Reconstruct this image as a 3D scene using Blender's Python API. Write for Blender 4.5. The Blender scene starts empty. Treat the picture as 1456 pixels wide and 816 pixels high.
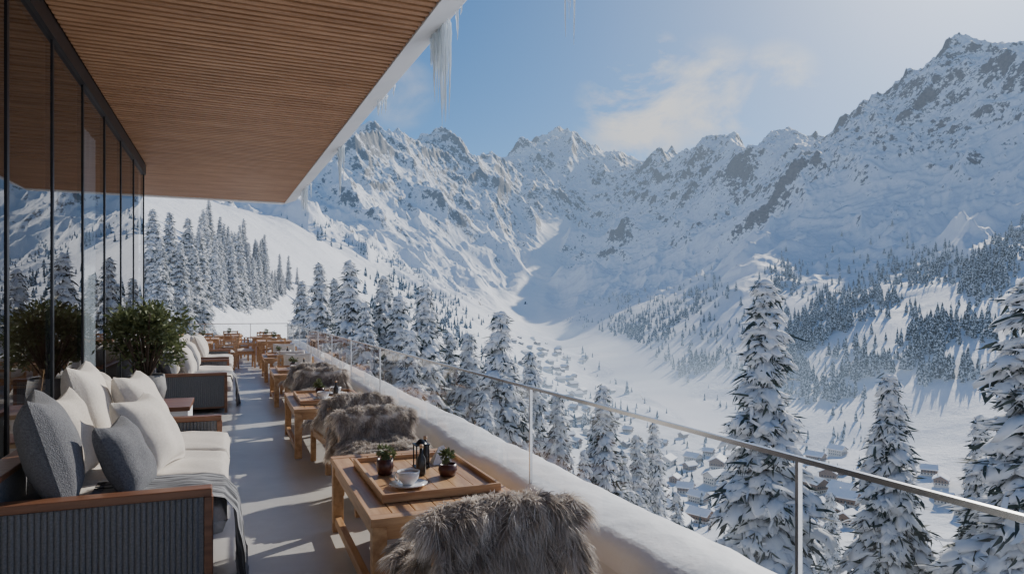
import bpy, math, random, time
import numpy as np
from mathutils import Vector, Matrix, Euler
T0=time.time()
random.seed(5); RNG=np.random.default_rng(7)
scene=bpy.context.scene
COL=scene.collection
# ------------------------------------------------------------------ camera
F=970.0; TH=math.atan(393/970); S,C=math.sin(TH),math.cos(TH); CH=1.6; HY=440.0
cd=bpy.data.cameras.new("camera"); cam=bpy.data.objects.new("camera",cd); COL.objects.link(cam)
cam.location=(0,0,CH); cam.rotation_euler=(math.radians(90),0,-TH)
cd.sensor_width=36; cd.lens=24.0; cd.shift_y=32/1456; cd.clip_start=0.05; cd.clip_end=40000
scene.camera=cam
def survey(px,py,d):
    a=(px-728)/F*d
    return (a*C+d*S, -a*S+d*C, CH+(HY-py)/F*d)
# ------------------------------------------------------------------ world + sun
SAZ=math.radians(59); SEL=math.radians(28)
sv=Vector((math.sin(SAZ)*math.cos(SEL),math.cos(SAZ)*math.cos(SEL),math.sin(SEL)))
w=bpy.data.worlds.new("World"); scene.world=w; w.use_nodes=True
nt=w.node_tree; N=nt.nodes; L=nt.links; N.clear()
out=N.new("ShaderNodeOutputWorld"); bg=N.new("ShaderNodeBackground"); bg.inputs[1].default_value=0.14
sky=N.new("ShaderNodeTexSky"); sky.sky_type='NISHITA'; sky.sun_disc=False
sky.sun_elevation=SEL; sky.sun_rotation=SAZ; sky.altitude=2400; sky.air_density=1.0; sky.dust_density=.6; sky.ozone_density=2.5
hs=N.new("ShaderNodeHueSaturation"); hs.inputs['Saturation'].default_value=1.22; hs.inputs['Value'].default_value=.98; L.new(sky.outputs[0],hs.inputs['Color'])
tc=N.new("ShaderNodeTexCoord")
nrm=N.new("ShaderNodeVectorMath"); nrm.operation='NORMALIZE'; L.new(tc.outputs['Generated'],nrm.inputs[0])
nz=N.new("ShaderNodeTexNoise"); nz.inputs['Scale'].default_value=7; nz.inputs['Detail'].default_value=10; nz.inputs['Roughness'].default_value=.6; nz.inputs['Distortion'].default_value=.3
mp=N.new("ShaderNodeMapping"); mp.inputs['Scale'].default_value=(1,1,1.8); mp.inputs['Location'].default_value=(.3,.1,.25)
L.new(tc.outputs['Generated'],mp.inputs[0]); L.new(mp.outputs[0],nz.inputs['Vector'])
rr=N.new("ShaderNodeMapRange"); rr.inputs[1].default_value=.43; rr.inputs[2].default_value=.60
L.new(nz.outputs[0],rr.inputs[0])
last=None
for (px,py,r0,r1,k) in ((912,160,5.8,1.0,1.0),(1005,140,5,1,.85),(935,80,2.0,.3,.9),(565,130,3.5,1,.3),(1100,130,4,.6,.8)):
    x,y,z=survey(px,py,1.0); v=Vector((x,y,z-CH)).normalized()
    dp=N.new("ShaderNodeVectorMath"); dp.operation='DOT_PRODUCT'; dp.inputs[1].default_value=v
    L.new(nrm.outputs[0],dp.inputs[0])
    m=N.new("ShaderNodeMapRange"); m.interpolation_type='SMOOTHSTEP'
    m.inputs[1].default_value=math.cos(math.radians(r0)); m.inputs[2].default_value=math.cos(math.radians(r1)); m.inputs[4].default_value=k
    L.new(dp.outputs['Value'],m.inputs[0])
    if last is None: last=m.outputs[0]
    else:
        mx=N.new("ShaderNodeMath"); mx.operation='MAXIMUM'; L.new(last,mx.inputs[0]); L.new(m.outputs[0],mx.inputs[1]); last=mx.outputs[0]
mm=N.new("ShaderNodeMath"); mm.operation='MULTIPLY'; L.new(rr.outputs[0],mm.inputs[0]); L.new(last,mm.inputs[1])
mix=N.new("ShaderNodeMixRGB"); mix.inputs[2].default_value=(6.3,6.45,6.7,1)
sdp=N.new("ShaderNodeVectorMath"); sdp.operation='DOT_PRODUCT'; sdp.inputs[1].default_value=sv; L.new(nrm.outputs[0],sdp.inputs[0])
gl=None
for e_,k_ in ((13,3.2),(60,5.5),(700,16)):
    mxx=N.new("ShaderNodeMath"); mxx.operation='MAXIMUM'; mxx.inputs[1].default_value=0; L.new(sdp.outputs['Value'],mxx.inputs[0])
    p=N.new("ShaderNodeMath"); p.operation='POWER'; p.inputs[1].default_value=e_; L.new(mxx.outputs[0],p.inputs[0])
    q=N.new("ShaderNodeMath"); q.operation='MULTIPLY'; q.inputs[1].default_value=k_; L.new(p.outputs[0],q.inputs[0])
    if gl is None: gl=q.outputs[0]
    else:
        ad=N.new("ShaderNodeMath"); ad.operation='ADD'; L.new(gl,ad.inputs[0]); L.new(q.outputs[0],ad.inputs[1]); gl=ad.outputs[0]
gv=N.new("ShaderNodeVectorMath"); gv.operation='SCALE'; gv.inputs[0].default_value=(1,.98,.93); L.new(gl,gv.inputs['Scale'])
av=N.new("ShaderNodeVectorMath"); av.operation='ADD'; L.new(mix.outputs[0],av.inputs[0]); L.new(gv.outputs[0],av.inputs[1])
L.new(mm.outputs[0],mix.inputs[0]); L.new(hs.outputs[0],mix.inputs[1]); L.new(av.outputs[0],bg.inputs[0]); L.new(bg.outputs[0],out.inputs[0])
sd=bpy.data.lights.new("sun","SUN"); sd.energy=5.0; sd.angle=math.radians(.5); sd.color=(1,.94,.84)
sun=bpy.data.objects.new("sun",sd); COL.objects.link(sun)
sun.rotation_euler=sv.to_track_quat('Z','Y').to_euler(); sun.location=(30,30,40)
# ------------------------------------------------------------------ materials
def paint_haze(m,Lh=27000.,fog=.4):
    """painted aerial haze and valley fog: emission mixed over surfaces by world position only"""
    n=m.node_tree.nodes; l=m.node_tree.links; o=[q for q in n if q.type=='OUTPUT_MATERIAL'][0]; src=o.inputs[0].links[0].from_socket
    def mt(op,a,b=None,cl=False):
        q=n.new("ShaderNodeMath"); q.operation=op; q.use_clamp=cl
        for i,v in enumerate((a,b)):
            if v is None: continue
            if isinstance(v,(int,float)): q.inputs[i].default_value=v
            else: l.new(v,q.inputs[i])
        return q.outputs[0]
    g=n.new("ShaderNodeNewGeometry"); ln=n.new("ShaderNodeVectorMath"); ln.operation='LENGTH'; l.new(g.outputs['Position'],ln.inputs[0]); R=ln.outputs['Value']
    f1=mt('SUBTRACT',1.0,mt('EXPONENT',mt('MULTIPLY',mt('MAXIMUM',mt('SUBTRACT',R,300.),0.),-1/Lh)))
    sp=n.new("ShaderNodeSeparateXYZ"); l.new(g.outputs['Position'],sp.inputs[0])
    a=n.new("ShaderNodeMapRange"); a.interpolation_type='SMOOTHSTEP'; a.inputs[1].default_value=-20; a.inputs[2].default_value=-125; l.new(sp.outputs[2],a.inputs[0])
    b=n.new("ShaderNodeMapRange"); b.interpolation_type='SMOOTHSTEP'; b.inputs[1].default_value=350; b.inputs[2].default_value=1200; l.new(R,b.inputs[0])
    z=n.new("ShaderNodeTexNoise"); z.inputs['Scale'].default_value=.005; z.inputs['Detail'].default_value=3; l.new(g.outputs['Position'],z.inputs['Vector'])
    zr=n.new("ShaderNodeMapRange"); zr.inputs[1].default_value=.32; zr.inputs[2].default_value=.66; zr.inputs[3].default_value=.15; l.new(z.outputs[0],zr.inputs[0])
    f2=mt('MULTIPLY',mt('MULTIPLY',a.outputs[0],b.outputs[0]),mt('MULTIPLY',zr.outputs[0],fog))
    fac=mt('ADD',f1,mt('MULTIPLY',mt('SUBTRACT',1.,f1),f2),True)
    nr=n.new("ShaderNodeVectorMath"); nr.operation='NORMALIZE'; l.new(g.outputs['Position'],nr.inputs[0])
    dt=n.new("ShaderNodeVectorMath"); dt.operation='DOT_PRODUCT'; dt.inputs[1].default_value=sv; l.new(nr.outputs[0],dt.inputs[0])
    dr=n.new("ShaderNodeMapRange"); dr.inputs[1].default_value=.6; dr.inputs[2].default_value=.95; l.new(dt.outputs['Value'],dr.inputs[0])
    mc=n.new("ShaderNodeMixRGB"); mc.inputs[1].default_value=(.36,.58,.90,1); mc.inputs[2].default_value=(.74,.85,1.0,1); l.new(dr.outputs[0],mc.inputs[0])  # painted sun-side glow: haze colour turns paler toward the sun
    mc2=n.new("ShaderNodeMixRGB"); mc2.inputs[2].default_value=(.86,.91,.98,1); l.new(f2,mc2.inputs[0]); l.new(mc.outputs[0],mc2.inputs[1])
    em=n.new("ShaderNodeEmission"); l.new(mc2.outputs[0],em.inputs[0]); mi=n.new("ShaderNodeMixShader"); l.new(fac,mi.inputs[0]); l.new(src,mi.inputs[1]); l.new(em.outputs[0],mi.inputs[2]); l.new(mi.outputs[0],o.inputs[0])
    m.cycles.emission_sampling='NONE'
def pmat(name,c1,c2=None,sc=(5,5,5),rough=.6,bump=0,bsc=None,metal=0,detail=6,lo=.35,hi=.65,spec=.5,sheen=0,coord='Object',transl=0):
    m=bpy.data.materials.new(name); m.use_nodes=True; n=m.node_tree.nodes; l=m.node_tree.links
    b=n['Principled BSDF']; b.inputs['Roughness'].default_value=rough; b.inputs['Metallic'].default_value=metal
    b.inputs['Specular IOR Level'].default_value=spec
    if sheen: b.inputs['Sheen Weight'].default_value=sheen
    t=n.new("ShaderNodeTexCoord"); mpn=n.new("ShaderNodeMapping"); mpn.inputs['Scale'].default_value=sc
    l.new(t.outputs[coord],mpn.inputs[0])
    z=n.new("ShaderNodeTexNoise"); z.inputs['Scale'].default_value=1; z.inputs['Detail'].default_value=detail; z.inputs['Roughness'].default_value=.6
    l.new(mpn.outputs[0],z.inputs['Vector'])
    r=n.new("ShaderNodeMapRange"); r.inputs[1].default_value=lo; r.inputs[2].default_value=hi; l.new(z.outputs[0],r.inputs[0])
    mi=n.new("ShaderNodeMixRGB"); mi.inputs[1].default_value=(*c1,1); mi.inputs[2].default_value=(*(c2 or c1),1)
    l.new(r.outputs[0],mi.inputs[0]); l.new(mi.outputs[0],b.inputs['Base Color'])
    if bump:
        bm=n.new("ShaderNodeBump"); bm.inputs['Strength'].default_value=bump; bm.inputs['Distance'].default_value=.02
        if bsc:
            m2=n.new("ShaderNodeMapping"); m2.inputs['Scale'].default_value=bsc; l.new(t.outputs[coord],m2.inputs[0])
            z2=n.new("ShaderNodeTexNoise"); z2.inputs['Scale'].default_value=1; z2.inputs['Detail'].default_value=4; l.new(m2.outputs[0],z2.inputs['Vector']); l.new(z2.outputs[0],bm.inputs['Height'])
        else: l.new(z.outputs[0],bm.inputs['Height'])
        l.new(bm.outputs[0],b.inputs['Normal'])
    if transl:
        o=[q for q in n if q.type=='OUTPUT_MATERIAL'][0]; tl=n.new("ShaderNodeBsdfTranslucent"); l.new(mi.outputs[0],tl.inputs[0]); ms=n.new("ShaderNodeMixShader"); ms.inputs[0].default_value=transl
        l.new(b.outputs[0],ms.inputs[1]); l.new(tl.outputs[0],ms.inputs[2]); l.new(ms.outputs[0],o.inputs[0])
    return m
M={}
M['ceilwood']=pmat('cedar_slats',(.35,.18,.085),(.52,.29,.155),(1.2,9,9),.45,.2)
M['darkback']=pmat('ceiling_backing',(.03,.018,.012),(.05,.03,.02))
M['white']=pmat('white_render',(.78,.79,.80),(.84,.84,.84),(2,2,2),.6,.1)
M['frame']=pmat('black_aluminium',(.018,.02,.024),(.03,.032,.036),(3,3,3),.4,metal=.5)
M['floor']=pmat('concrete_floor',(.46,.45,.435),(.64,.625,.60),(.9,.9,.9),.36,.3,(6,6,6),detail=12,lo=.3,hi=.7)
M['oak']=pmat('oak',(.42,.225,.105),(.64,.40,.21),(22,2.2,22),.42,.15,detail=5)
M['oakx']=pmat('oak_cross',(.40,.21,.10),(.61,.38,.20),(2.2,22,22),.42,.15,detail=5)
M['walnut']=pmat('walnut',(.14,.06,.032),(.24,.11,.06),(2.5,25,25),.35,.1)
M['cream']=pmat('linen_cream',(.66,.61,.545),(.75,.70,.635),(60,60,60),.9,.4,(160,160,160),sheen=.2)
M['cream2']=pmat('linen_sand',(.55,.50,.44),(.65,.60,.53),(60,60,60),.9,.4,(160,160,160),sheen=.2)
M['grey']=pmat('wool_grey',(.11,.115,.13),(.19,.195,.21),(90,90,90),.92,.6,(180,180,180),sheen=.15)
M['throw']=pmat('woven_throw',(.10,.105,.115),(.42,.43,.45),(3,42,3),.95,.6,(180,180,180),lo=.42,hi=.58,detail=2)
M['grey2']=pmat('fabric_grey',(.15,.155,.17),(.23,.235,.25),(90,90,90),.92,.6,(180,180,180),sheen=.15)
M['steel']=pmat('brushed_steel',(.62,.64,.66),(.75,.76,.77),(4,4,40),.22,metal=1)
M['snow']=pmat('settled_snow',(.87,.89,.92),(.93,.94,.96),(3,3,3),.65,.5,(9,9,9),detail=8)
M['roofsnow']=pmat('chalet_roof_snow',(.88,.90,.93),(.93,.94,.96),(.3,.3,.3),.65); paint_haze(M['roofsnow'])
M['treesnow']=pmat('bough_snow',(.88,.90,.94),(.96,.97,.98),(3,3,3),.7,transl=.22)
M['needle']=pmat('spruce_needles',(.028,.045,.042),(.075,.10,.085),(1.5,1.5,1.5),.75)
M['bark']=pmat('bark',(.06,.042,.03),(.13,.095,.07),(6,6,2),.9,.5)
M['ceramic']=pmat('white_ceramic',(.78,.77,.75),(.82,.81,.8),(5,5,5),.2)
M['coffee']=pmat('coffee',(.05,.02,.01),(.08,.035,.02),(50,50,50),.15)
M['terracotta']=pmat('dark_glaze',(.06,.025,.02),(.12,.045,.035),(20,20,20),.3)
M['leaf']=pmat('olive_leaf',(.065,.095,.038),(.19,.22,.10),(6,6,6),.5,transl=.25)
M['stone']=pmat('podium_stone',(.2,.2,.2),(.33,.32,.31),(1.5,1.5,3),.8,.5)
M['pot']=pmat('grey_stoneware',(.2,.2,.2),(.3,.3,.3),(9,9,9),.7,.3)
M['intwood']=pmat('interior_wood',(.13,.07,.04),(.2,.115,.07),(1,1,8),.5)
M['intfloor']=pmat('interior_floor',(.2,.13,.08),(.28,.19,.12),(8,1,1),.4)
M['curtain']=pmat('curtain_linen',(.5,.52,.55),(.6,.62,.65),(10,10,1),.9)
M['bird']=pmat('black_plumage',(.02,.02,.022),(.035,.035,.04),(9,9,9),.6)
M['lampshade']=pmat('dark_glass',(.04,.035,.03),(.06,.05,.04),(9,9,9),.2)
def glassmat(name,tint=(1,1,1),f0=.05,frost=0.0):
    m=bpy.data.materials.new(name); m.use_nodes=True; n=m.node_tree.nodes; l=m.node_tree.links; n.clear()
    o=n.new("ShaderNodeOutputMaterial"); tr=n.new("ShaderNodeBsdfTransparent"); tr.inputs[0].default_value=(*tint,1)
    g=n.new("ShaderNodeBsdfGlossy"); g.inputs['Roughness'].default_value=0
    lw=n.new("ShaderNodeLayerWeight"); lw.inputs[0].default_value=.5
    p=n.new("ShaderNodeMath"); p.operation='POWER'; p.inputs[1].default_value=4.5; l.new(lw.outputs['Facing'],p.inputs[0])
    fr=n.new("ShaderNodeMath"); fr.operation='MULTIPLY_ADD'; fr.inputs[1].default_value=1-f0; fr.inputs[2].default_value=f0; l.new(p.outputs[0],fr.inputs[0])
    mi=n.new("ShaderNodeMixShader")
    src=tr.outputs[0]
    if frost:
        df=n.new("ShaderNodeBsdfTranslucent"); df.inputs[0].default_value=(.8,.86,.92,1)
        d2=n.new("ShaderNodeBsdfDiffuse"); d2.inputs[0].default_value=(.8,.86,.92,1); ad=n.new("ShaderNodeMixShader"); l.new(df.outputs[0],ad.inputs[1]); l.new(d2.outputs[0],ad.inputs[2])
        t=n.new("ShaderNodeTexCoord"); z=n.new("ShaderNodeTexNoise"); z.inputs['Scale'].default_value=2.2; z.inputs['Detail'].default_value=9; l.new(t.outputs['Object'],z.inputs['Vector'])
        sp=n.new("ShaderNodeSeparateXYZ"); l.new(t.outputs['Object'],sp.inputs[0])
        hr=n.new("ShaderNodeMapRange"); hr.inputs[1].default_value=.9; hr.inputs[2].default_value=.45; hr.inputs[3].default_value=.0; hr.inputs[4].default_value=1.0; l.new(sp.outputs[2],hr.inputs[0])
        nr=n.new("ShaderNodeMapRange"); nr.inputs[1].default_value=.42; nr.inputs[2].default_value=.75; nr.inputs[4].default_value=frost; l.new(z.outputs[0],nr.inputs[0])
        mu=n.new("ShaderNodeMath"); mu.operation='MULTIPLY'; l.new(hr.outputs[0],mu.inputs[0]); l.new(nr.outputs[0],mu.inputs[1])
        m3=n.new("ShaderNodeMixShader"); l.new(mu.outputs[0],m3.inputs[0]); l.new(tr.outputs[0],m3.inputs[1]); l.new(ad.outputs[0],m3.inputs[2]); src=m3.outputs[0]
    l.new(fr.outputs[0],mi.inputs[0]); l.new(src,mi.inputs[1]); l.new(g.outputs[0],mi.inputs[2]); l.new(mi.outputs[0],o.inputs[0])
    return m
M['glass']=glassmat('window_glass',(.74,.79,.82),.16)
M['railglass']=glassmat('rail_glass',(.98,.99,.99),.03,frost=.2)
def icemat():
    m=bpy.data.materials.new('ice'); m.use_nodes=True; b=m.node_tree.nodes['Principled BSDF']
    b.inputs['Base Color'].default_value=(.88,.94,.98,1); b.inputs['Roughness'].default_value=.08; b.inputs['IOR'].default_value=1.31
    b.inputs['Transmission Weight'].default_value=.5
    return m
M['ice']=icemat()
def furmat():
    m=bpy.data.materials.new('fur'); m.use_nodes=True; n=m.node_tree.nodes; l=m.node_tree.links; b=n['Principled BSDF']
    a=n.new("ShaderNodeAttribute"); a.attribute_name='fcol'; cr=n.new("ShaderNodeValToRGB")
    cr.color_ramp.elements[0].color=(.27,.225,.19,1); cr.color_ramp.elements[1].color=(.93,.88,.80,1)
    e=cr.color_ramp.elements.new(.5); e.color=(.64,.565,.50,1)
    l.new(a.outputs['Fac'],cr.inputs[0]); l.new(cr.outputs[0],b.inputs['Base Color']); b.inputs['Roughness'].default_value=.5; b.inputs['Sheen Weight'].default_value=.3
    o=[q for q in n if q.type=='OUTPUT_MATERIAL'][0]; tl=n.new("ShaderNodeBsdfTranslucent"); l.new(cr.outputs[0],tl.inputs[0]); mi=n.new("ShaderNodeMixShader"); mi.inputs[0].default_value=.4
    l.new(b.outputs[0],mi.inputs[1]); l.new(tl.outputs[0],mi.inputs[2]); l.new(mi.outputs[0],o.inputs[0])
    return m
M['fur']=furmat()
def lowtreemat():
    m=bpy.data.materials.new('snowy_foliage'); m.use_nodes=True; n=m.node_tree.nodes; l=m.node_tree.links; b=n['Principled BSDF']; b.inputs['Roughness'].default_value=.8
    t=n.new("ShaderNodeTexCoord"); z=n.new("ShaderNodeTexNoise"); z.inputs['Scale'].default_value=.5; z.inputs['Detail'].default_value=3; l.new(t.outputs['Object'],z.inputs['Vector'])
    r=n.new("ShaderNodeMapRange"); r.inputs[1].default_value=.46; r.inputs[2].default_value=.6; l.new(z.outputs[0],r.inputs[0])
    mi=n.new("ShaderNodeMixRGB"); mi.inputs[1].default_value=(.045,.068,.075,1); mi.inputs[2].default_value=(.66,.72,.78,1); l.new(r.outputs[0],mi.inputs[0]); l.new(mi.outputs[0],b.inputs['Base Color'])
    paint_haze(m,16000)
    return m
M['lowtree']=lowtreemat()
# ------------------------------------------------------------------ mesh helpers
def make_mesh(name,V,FL,mats,smooth=False,attrs=None):
    me=bpy.data.meshes.new(name); V=np.asarray(V,dtype=np.float32)
    loops=[];starts=[];mi=[];sm=[];off=0
    for f in FL:
        fa=np.asarray(f[0],dtype=np.int32); k=fa.shape[1]; n=len(fa)
        loops.append(fa.ravel()); starts.append(off+np.arange(n)*k); off+=n*k
        mi.append(np.full(n,f[1]) if np.isscalar(f[1]) else f[1]); s=f[2] if len(f)>2 else smooth; sm.append(np.full(n,s))
    loops=np.concatenate(loops); starts=np.concatenate(starts); mi=np.concatenate(mi); sm=np.concatenate(sm)
    me.vertices.add(len(V)); me.vertices.foreach_set('co',V.ravel())
    me.loops.add(len(loops)); me.loops.foreach_set('vertex_index',loops.astype(np.int32))
    me.polygons.add(len(starts)); me.polygons.foreach_set('loop_start',starts.astype(np.int32))
    me.polygons.foreach_set('material_index',mi.astype(np.int32)); me.polygons.foreach_set('use_smooth',sm.astype(bool))
    if attrs:
        for k,v in attrs.items():
            a=me.attributes.new(k,'FLOAT','POINT'); a.data.foreach_set('value',np.asarray(v,dtype=np.float32))
    for m in mats: me.materials.append(m)
    me.update(calc_edges=True); me.validate()
    return me
def link(name,me,loc=(0,0,0),rz=0,sc=1,parent=None):
    o=bpy.data.objects.new(name,me); COL.objects.link(o); o.location=loc; o.rotation_euler=(0,0,rz); o.scale=(sc,sc,sc) if np.isscalar(sc) else sc
    if parent: o.parent=parent
    return o
def empty(name,loc=(0,0,0),rz=0,sc=1):
    e=bpy.data.objects.new(name,None); COL.objects.link(e); e.location=loc; e.rotation_euler=(0,0,rz); e.scale=(sc,sc,sc); return e
BOXF=[(0,3,2,1),(4,5,6,7),(0,1,5,4),(1,2,6,5),(2,3,7,6),(3,0,4,7)]
class MB:
    def __init__(s): s.V=[];s.F=[];s.n=0;s.mats=[]
    def mi(s,m):
        m=M[m]
        if m not in s.mats: s.mats.append(m)
        return s.mats.index(m)
    def raw(s,V,Fc,m,smooth=False):
        V=np.asarray(V,dtype=float); s.V.append(V)
        byk={}
        for f in Fc: byk.setdefault(len(f),[]).append(f)
        for k,fs in byk.items(): s.F.append((np.asarray(fs)+s.n,s.mi(m),smooth))
        s.n+=len(V)
    def box(s,x0,x1,y0,y1,z0,z1,m,rot=None,piv=None):
        V=np.array([(x0,y0,z0),(x1,y0,z0),(x1,y1,z0),(x0,y1,z0),(x0,y0,z1),(x1,y0,z1),(x1,y1,z1),(x0,y1,z1)],float)
        if rot is not None:
            p=np.array(piv if piv is not None else V.mean(0)); R=np.array(Euler(rot).to_matrix()); V=(V-p)@R.T+p
        s.raw(V,BOXF,m)
    def cyl(s,p0,p1,r0,r1,m,n=12,smooth=True,cap=True):
        p0=Vector(p0);p1=Vector(p1);q=(p1-p0).to_track_quat('Z','Y').to_matrix()
        V=[];
        for p,r in((p0,r0),(p1,r1)):
            for i in range(n):
                a=2*math.pi*i/n; V.append(tuple(p+q@Vector((r*math.cos(a),r*math.sin(a),0))))
        Fc=[(i,(i+1)%n,n+(i+1)%n,n+i) for i in range(n)]
        s.raw(V,Fc,m,smooth)
        if cap: s.raw(V,[tuple(range(n))[::-1],tuple(range(n,2*n))],m)
    def lathe(s,prof,c,m,n=24):
        V=[(c[0]+r*math.cos(2*math.pi*i/n),c[1]+r*math.sin(2*math.pi*i/n),c[2]+z) for r,z in prof for i in range(n)]
        Fc=[(j*n+i,j*n+(i+1)%n,(j+1)*n+(i+1)%n,(j+1)*n+i) for j in range(len(prof)-1) for i in range(n)]
        s.raw(V,Fc,m,True)
    def pillow(s,c,size,rot,m,p=.42,pinch=.09,n=18,seed=0,wr=.006):
        u=np.linspace(-1,1,n); u=np.sign(u)*np.abs(u)**.8; U,Vv=np.meshgrid(u,u,indexing='ij'); r=np.random.default_rng(seed)
        x=size[0]/2*U*(1-pinch*(1-Vv**2)); y=size[1]/2*Vv*(1-pinch*(1-U**2))
        t=(np.clip((1-np.abs(U)**2.4)*(1-np.abs(Vv)**2.4),0,1))**p*size[2]/2
        ph=r.uniform(0,6,6); wrn=wr*(np.sin(5*U+3*Vv+ph[0])*np.sin(4*Vv-2*U+ph[1])*1.4+.5*np.sin(9*U*Vv+ph[2])+.5*np.sin(16*Vv+9*U*U+ph[3])*np.abs(U*Vv)+.35*np.sin(22*U+6*Vv+ph[4])*np.abs(Vv)**3)*(t/(size[2]/2+1e-6))
        y=y-.05*size[1]*(1-U**2)*(Vv>0)*Vv**2
        top=np.stack([x,y,t+wrn],-1).reshape(-1,3); bot=np.stack([x,y,-t+wrn*.5],-1).reshape(-1,3)
        R=np.array(Euler(rot).to_matrix()); Vt=np.concatenate([top,bot])@R.T+np.array(c)
        Fc=[]
        for i in range(n-1):
            for j in range(n-1):
                a=i*n+j; Fc.append((a,a+n,a+n+1,a+1)); b=a+n*n; Fc.append((b,b+1,b+n+1,b+n))
        ring=[(i,0) for i in range(n)]+[(n-1,j) for j in range(1,n)]+[(i,n-1) for i in range(n-2,-1,-1)]+[(0,j) for j in range(n-2,0,-1)]
        for k in range(len(ring)):
            a=ring[k][0]*n+ring[k][1]; b=ring[(k+1)%len(ring)][0]*n+ring[(k+1)%len(ring)][1]; Fc.append((b,a,a+n*n,b+n*n))
        s.raw(Vt,Fc,m,True)
    def mesh(s,name): return make_mesh(name,np.concatenate(s.V),s.F,s.mats)
    def obj(s,name,loc=(0,0,0),rz=0,bevel=0,parent=None):
        o=link(name,s.mesh(name),loc,rz,1,parent)
        if bevel: addbev(o,bevel)
        return o
def addbev(o,b):
    md=o.modifiers.new('bevel','BEVEL'); md.width=b; md.segments=2; md.limit_method='ANGLE'; md.angle_limit=math.radians(50)
# ------------------------------------------------------------------ noise
_p=np.random.default_rng(11).permutation(256); PERM=np.concatenate([_p,_p]).astype(np.int32)
ANG=np.random.default_rng(3).uniform(0,2*np.pi,256); GX=np.cos(ANG);GY=np.sin(ANG)
def perlin(x,y,s=0):
    x=x+s*37.7;y=y+s*91.3
    xi=np.floor(x).astype(np.int64);yi=np.floor(y).astype(np.int64);xf=x-xi;yf=y-yi;xi&=255;yi&=255
    u=xf*xf*xf*(xf*(xf*6-15)+10);v=yf*yf*yf*(yf*(yf*6-15)+10)
    def g(ix,iy,dx,dy):
        h=PERM[(PERM[ix&255]+iy)&255]; return GX[h]*dx+GY[h]*dy
    a=g(xi,yi,xf,yf);b=g(xi+1,yi,xf-1,yf);c=g(xi,yi+1,xf,yf-1);d=g(xi+1,yi+1,xf-1,yf-1)
    return (a+(b-a)*u+(c-a)*v+(a-b-c+d)*u*v)*1.5
def sst(x,a,b):
    t=np.clip((x-a)/(b-a),0,1); return t*t*(3-2*t)
# ------------------------------------------------------------------ terrain control survey
CP=[]
def cpd(px,py,d,back=False):
    rel=math.atan((px-728)/F); R=d/math.cos(rel); az=rel+TH; z=CH+(HY-py)/F*d; CP.append((az,R,z))
    if back: CP.append((az,R*1.3,z*.62))
def cpz(azd,*rz):
    for R,z in rz: CP.append((math.radians(azd),R,z))
for p in [(1300,795,355),(1190,730,440),(1000,672,548),(900,602,790),(1000,602,790),(1100,642,630),(850,541,1260),(780,502,2050),(800,484,2600),(745,458,3100),(735,430,3500),(760,395,4100),(775,350,4700),(795,312,5200),(835,292,5600)]: cpd(*p)
for p in [(790,187,7000),(740,214,6900),(765,200,7000),(820,196,7000),(850,214,7000),(900,234,6800),(945,222,6500),(968,238,6300)]: cpd(*p,True)
for p in [(330,200,3800),(400,225,4000),(460,225,4200),(495,200,4300),(520,178,4400),(548,186,4500),(570,180,4600),(600,196,4800),(622,208,4900),(650,200,5100),(700,214,5500),(735,220,5900)]: cpd(*p,True)
for p in [(560,262,3900),(650,285,4400),(740,285,5300),(480,290,3000),(600,330,3400),(690,345,4000),(735,380,4000),(520,330,2400),(640,400,2600),(700,430,2900),(380,270,2600)]: cpd(*p)
for p in [(230,265,600),(345,288,700),(430,300,900),(500,338,1100),(560,370,1300),(620,405,1500),(680,445,1700)]: cpd(*p)
for p in [(345,300,900),(430,318,1200),(500,358,1500),(560,390,1700),(620,425,1900)]: cpd(*p)
for p in [(450,425,330),(550,470,480),(640,510,600),(720,530,900),(300,375,250),(400,385,350),(215,350,200),(500,440,500),(480,385,700),(560,420,850)]: cpd(*p)
for p in [(1000,222,5400),(1040,196,5000),(1080,206,4700),(1120,191,4400),(1150,200,4100),(1200,160,3600),(1235,140,3400),(1260,120,3300),(1290,92,3200),(1330,84,3200),(1365,68,3200),(1400,80,3100),(1456,80,3000),(1600,60,2800),(1800,90,2700)]: cpd(*p,True)
for p in [(850,335,4900),(850,400,3500),(900,350,4300),(950,300,4800),(1050,290,3900),(1100,300,3100),(1200,270,2600),(1300,250,2300),(1400,240,2000),(1050,360,2400),(1200,350,1850),(1000,400,2200),(900,430,2500),(1130,330,2500),(1320,180,2700)]: cpd(*p)
for p in [(1500,245,1350),(1456,262,1350),(1370,300,1380),(1290,334,1400),(1180,378,1450),(1050,420,1500)]: cpd(*p)
for p in [(1456,275,1600),(1370,310,1620),(1290,340,1620)]: cpd(*p)
for p in [(1200,450,1080),(1300,440,1000),(1400,400,950),(1100,480,1150),(950,482,1450),(860,485,1900),(1200,540,820),(1350,500,760),(1456,470,750),(1200,605,660),(1350,615,580),(1456,600,560),(1050,540,1000)]: cpd(*p)
for a in (14,24,35,50,62,80,105): cpz(a,(3,-16),(15,-17),(30,-22),(60,-34),(120,-58),(250,-98))
for a in (35,50,62): cpz(a,(380,-128))
cpz(24,(400,-118)); cpz(8,(3,-15),(15,-16),(30,-17),(60,-22),(120,-26),(200,-22))
cpz(2,(3,-14),(15,-14),(30,-13),(60,-11),(120,-6))
cpz(-10,(3,-13),(15,-12),(30,-8),(60,-2),(120,10),(250,34),(600,110))
for a in (-35,-70,-110): cpz(a,(3,-12),(15,-10),(30,-4),(60,6),(120,26),(250,60),(1000,280),(4000,1100),(9000,900))
cpz(80,(400,-128),(800,-40),(1500,200),(3000,950),(6000,1000),(12000,500)); cpz(110,(400,-128),(800,-60),(1500,200),(3500,1100),(7000,1200))
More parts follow.
